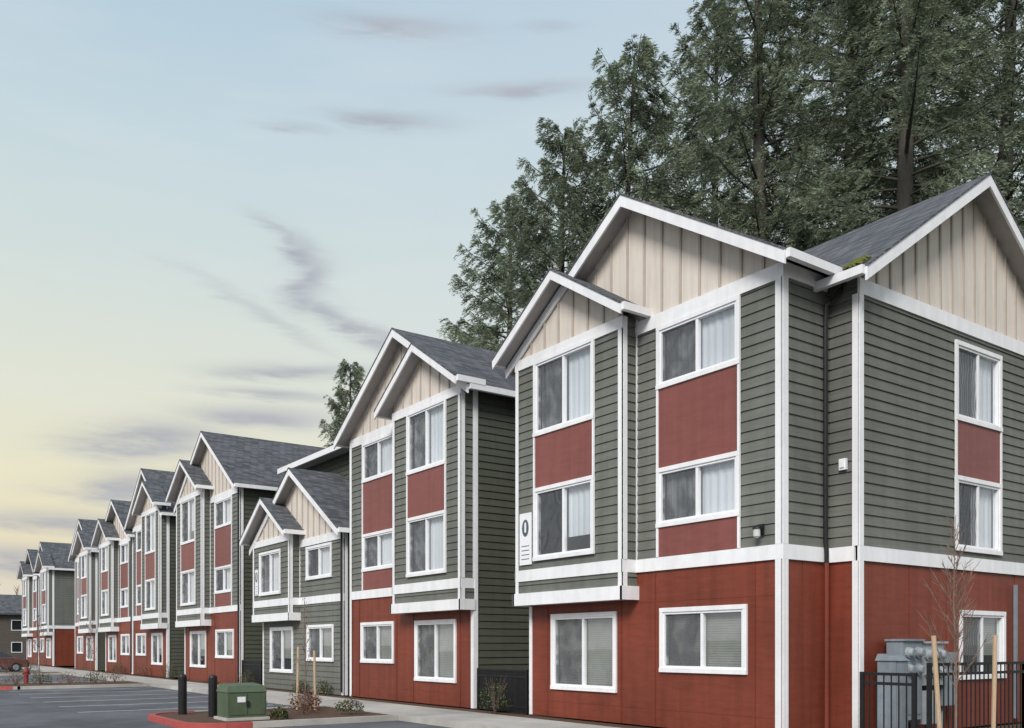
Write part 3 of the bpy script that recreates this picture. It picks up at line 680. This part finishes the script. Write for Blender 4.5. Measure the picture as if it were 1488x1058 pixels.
def math_(op,a,b=None,c=None):
    n=N.new('ShaderNodeMath'); n.operation=op
    for i,v in enumerate((a,b,c)):
        if v is None: continue
        if isinstance(v,(int,float)): n.inputs[i].default_value=v
        else: L.new(v,n.inputs[i])
    return n.outputs[0]
az=math_('ARCTAN2',sp.outputs[0],sp.outputs[1])
hl=math_('SQRT',math_('ADD',math_('MULTIPLY',sp.outputs[0],sp.outputs[0]),math_('MULTIPLY',sp.outputs[1],sp.outputs[1])))
el=math_('DIVIDE',sp.outputs[2],math_('MAXIMUM',hl,.02))
da=math_('MULTIPLY',math_('SUBTRACT',az,math.radians(10)),1/math.radians(32))
wf=math_('EXPONENT',math_('MULTIPLY',math_('MULTIPLY',da,da),-1.0))
m0=N.new('ShaderNodeMix'); m0.data_type='RGBA'; L.new(wf,m0.inputs[0]); L.new(rq.outputs[0],m0.inputs[6]); L.new(rp.outputs[0],m0.inputs[7])
cv=N.new('ShaderNodeCombineXYZ'); L.new(az,cv.inputs[0]); L.new(math_('MULTIPLY',el,4.5),cv.inputs[1])
n1=N.new('ShaderNodeTexNoise'); n1.inputs['Scale'].default_value=10; n1.inputs['Detail'].default_value=7; n1.inputs['Roughness'].default_value=.6; n1.inputs['Distortion'].default_value=.4; L.new(cv.outputs[0],n1.inputs['Vector'])
n2=N.new('ShaderNodeTexNoise'); n2.inputs['Scale'].default_value=5; n2.inputs['Detail'].default_value=4; L.new(cv.outputs[0],n2.inputs['Vector'])
daz=math_('MULTIPLY_ADD',math_('SUBTRACT',n1.outputs['Fac'],.5),.06,az)
dele=math_('MULTIPLY_ADD',math_('SUBTRACT',n1.outputs['Fac'],.5),.025,el)
clouds=[(28.3,.677,.075,.012,0,1.0),(37.6,.681,.03,.007,0,.6),(36.3,.614,.07,.008,.03,.8),(27.6,.574,.06,.010,0,.9),(22.2,.556,.035,.005,0,.5),
(21.5,.436,.024,.013,-.7,.9),(22.6,.420,.020,.020,-.6,.95),(23.2,.400,.018,.022,0,.95),(22.7,.384,.022,.018,.6,.95),(22.6,.370,.024,.014,0,.95),(24.2,.360,.035,.013,-.4,.95),(26.4,.344,.055,.011,-.32,.95),(20.5,.350,.06,.009,-.5,.5),(17.0,.385,.05,.006,-.3,.3),
(22.6,.295,.08,.008,.05,.95),(21,.268,.06,.008,0,.95),(19.9,.243,.08,.012,.03,1.0),(13.8,.212,.07,.020,.12,1.15),(12.6,.160,.065,.018,.1,1.1),(9.2,.122,.075,.012,0,1.0),(6.8,.085,.06,.014,0,1.0)]
acc=None
for a_,e_,rx,ry,tl,st in clouds:
    dx=math_('SUBTRACT',daz,math.radians(a_)); dy=math_('SUBTRACT',math_('SUBTRACT',dele,e_),math_('MULTIPLY',dx,tl))
    qx=math_('MULTIPLY',dx,1/rx); qy=math_('MULTIPLY',dy,1/ry)
    q=math_('ADD',math_('MULTIPLY',qx,qx),math_('MULTIPLY',qy,qy))
    g_=math_('MULTIPLY',math_('EXPONENT',math_('MULTIPLY',q,-1.0)),st)
    acc=g_ if acc is None else math_('MAXIMUM',acc,g_)
rr=N.new('ShaderNodeMapRange'); rr.inputs[1].default_value=.12; rr.inputs[2].default_value=.62; L.new(n1.outputs['Fac'],rr.inputs[0])
cf=math_('MINIMUM',math_('MULTIPLY',acc,rr.outputs[0]),.85)
mx=N.new('ShaderNodeMix'); mx.data_type='RGBA'; L.new(cf,mx.inputs[0]); L.new(m0.outputs[2],mx.inputs[6]); mx.inputs[7].default_value=lin((166,169,179))
hz=N.new('ShaderNodeMapRange'); hz.inputs[1].default_value=.45; hz.inputs[2].default_value=.8; hz.inputs[4].default_value=.2; L.new(n2.outputs['Fac'],hz.inputs[0])
mh=N.new('ShaderNodeMix'); mh.data_type='RGBA'; L.new(hz.outputs[0],mh.inputs[0]); L.new(mx.outputs[2],mh.inputs[6]); mh.inputs[7].default_value=lin((222,226,226))
sc_=N.new('ShaderNodeVectorMath'); sc_.operation='SCALE'; sc_.inputs['Scale'].default_value=.003; L.new(sky.outputs[0],sc_.inputs[0])
ad=N.new('ShaderNodeVectorMath'); ad.operation='ADD'; L.new(mh.outputs[2],ad.inputs[0]); L.new(sc_.outputs[0],ad.inputs[1])
L.new(ad.outputs[0],bg.inputs[0]); bg.inputs[1].default_value=1.03
sl=bpy.data.lights.new('sun','SUN'); sl.energy=3.1; sl.angle=math.radians(22); sl.color=(1,.965,.925)
so=bpy.data.objects.new('sun',sl); col.objects.link(so); so.rotation_euler=sun_dir.to_track_quat('Z','Y').to_euler(); so.location=(-20,-20,40)
# ------------------------------------------------------------------ camera
cam=bpy.data.cameras.new('camera'); co=bpy.data.objects.new('camera',cam); col.objects.link(co)
cam.lens=1320/1488*36; cam.sensor_width=36; cam.shift_y=411/1488; cam.clip_end=5000; cam.clip_start=.1
co.location=(0,0,1.6); co.rotation_euler=(math.radians(90),0,-math.radians(35.57)); scene.camera=co
scene.view_settings.view_transform='Standard'; scene.view_settings.look='None'; scene.view_settings.exposure=0
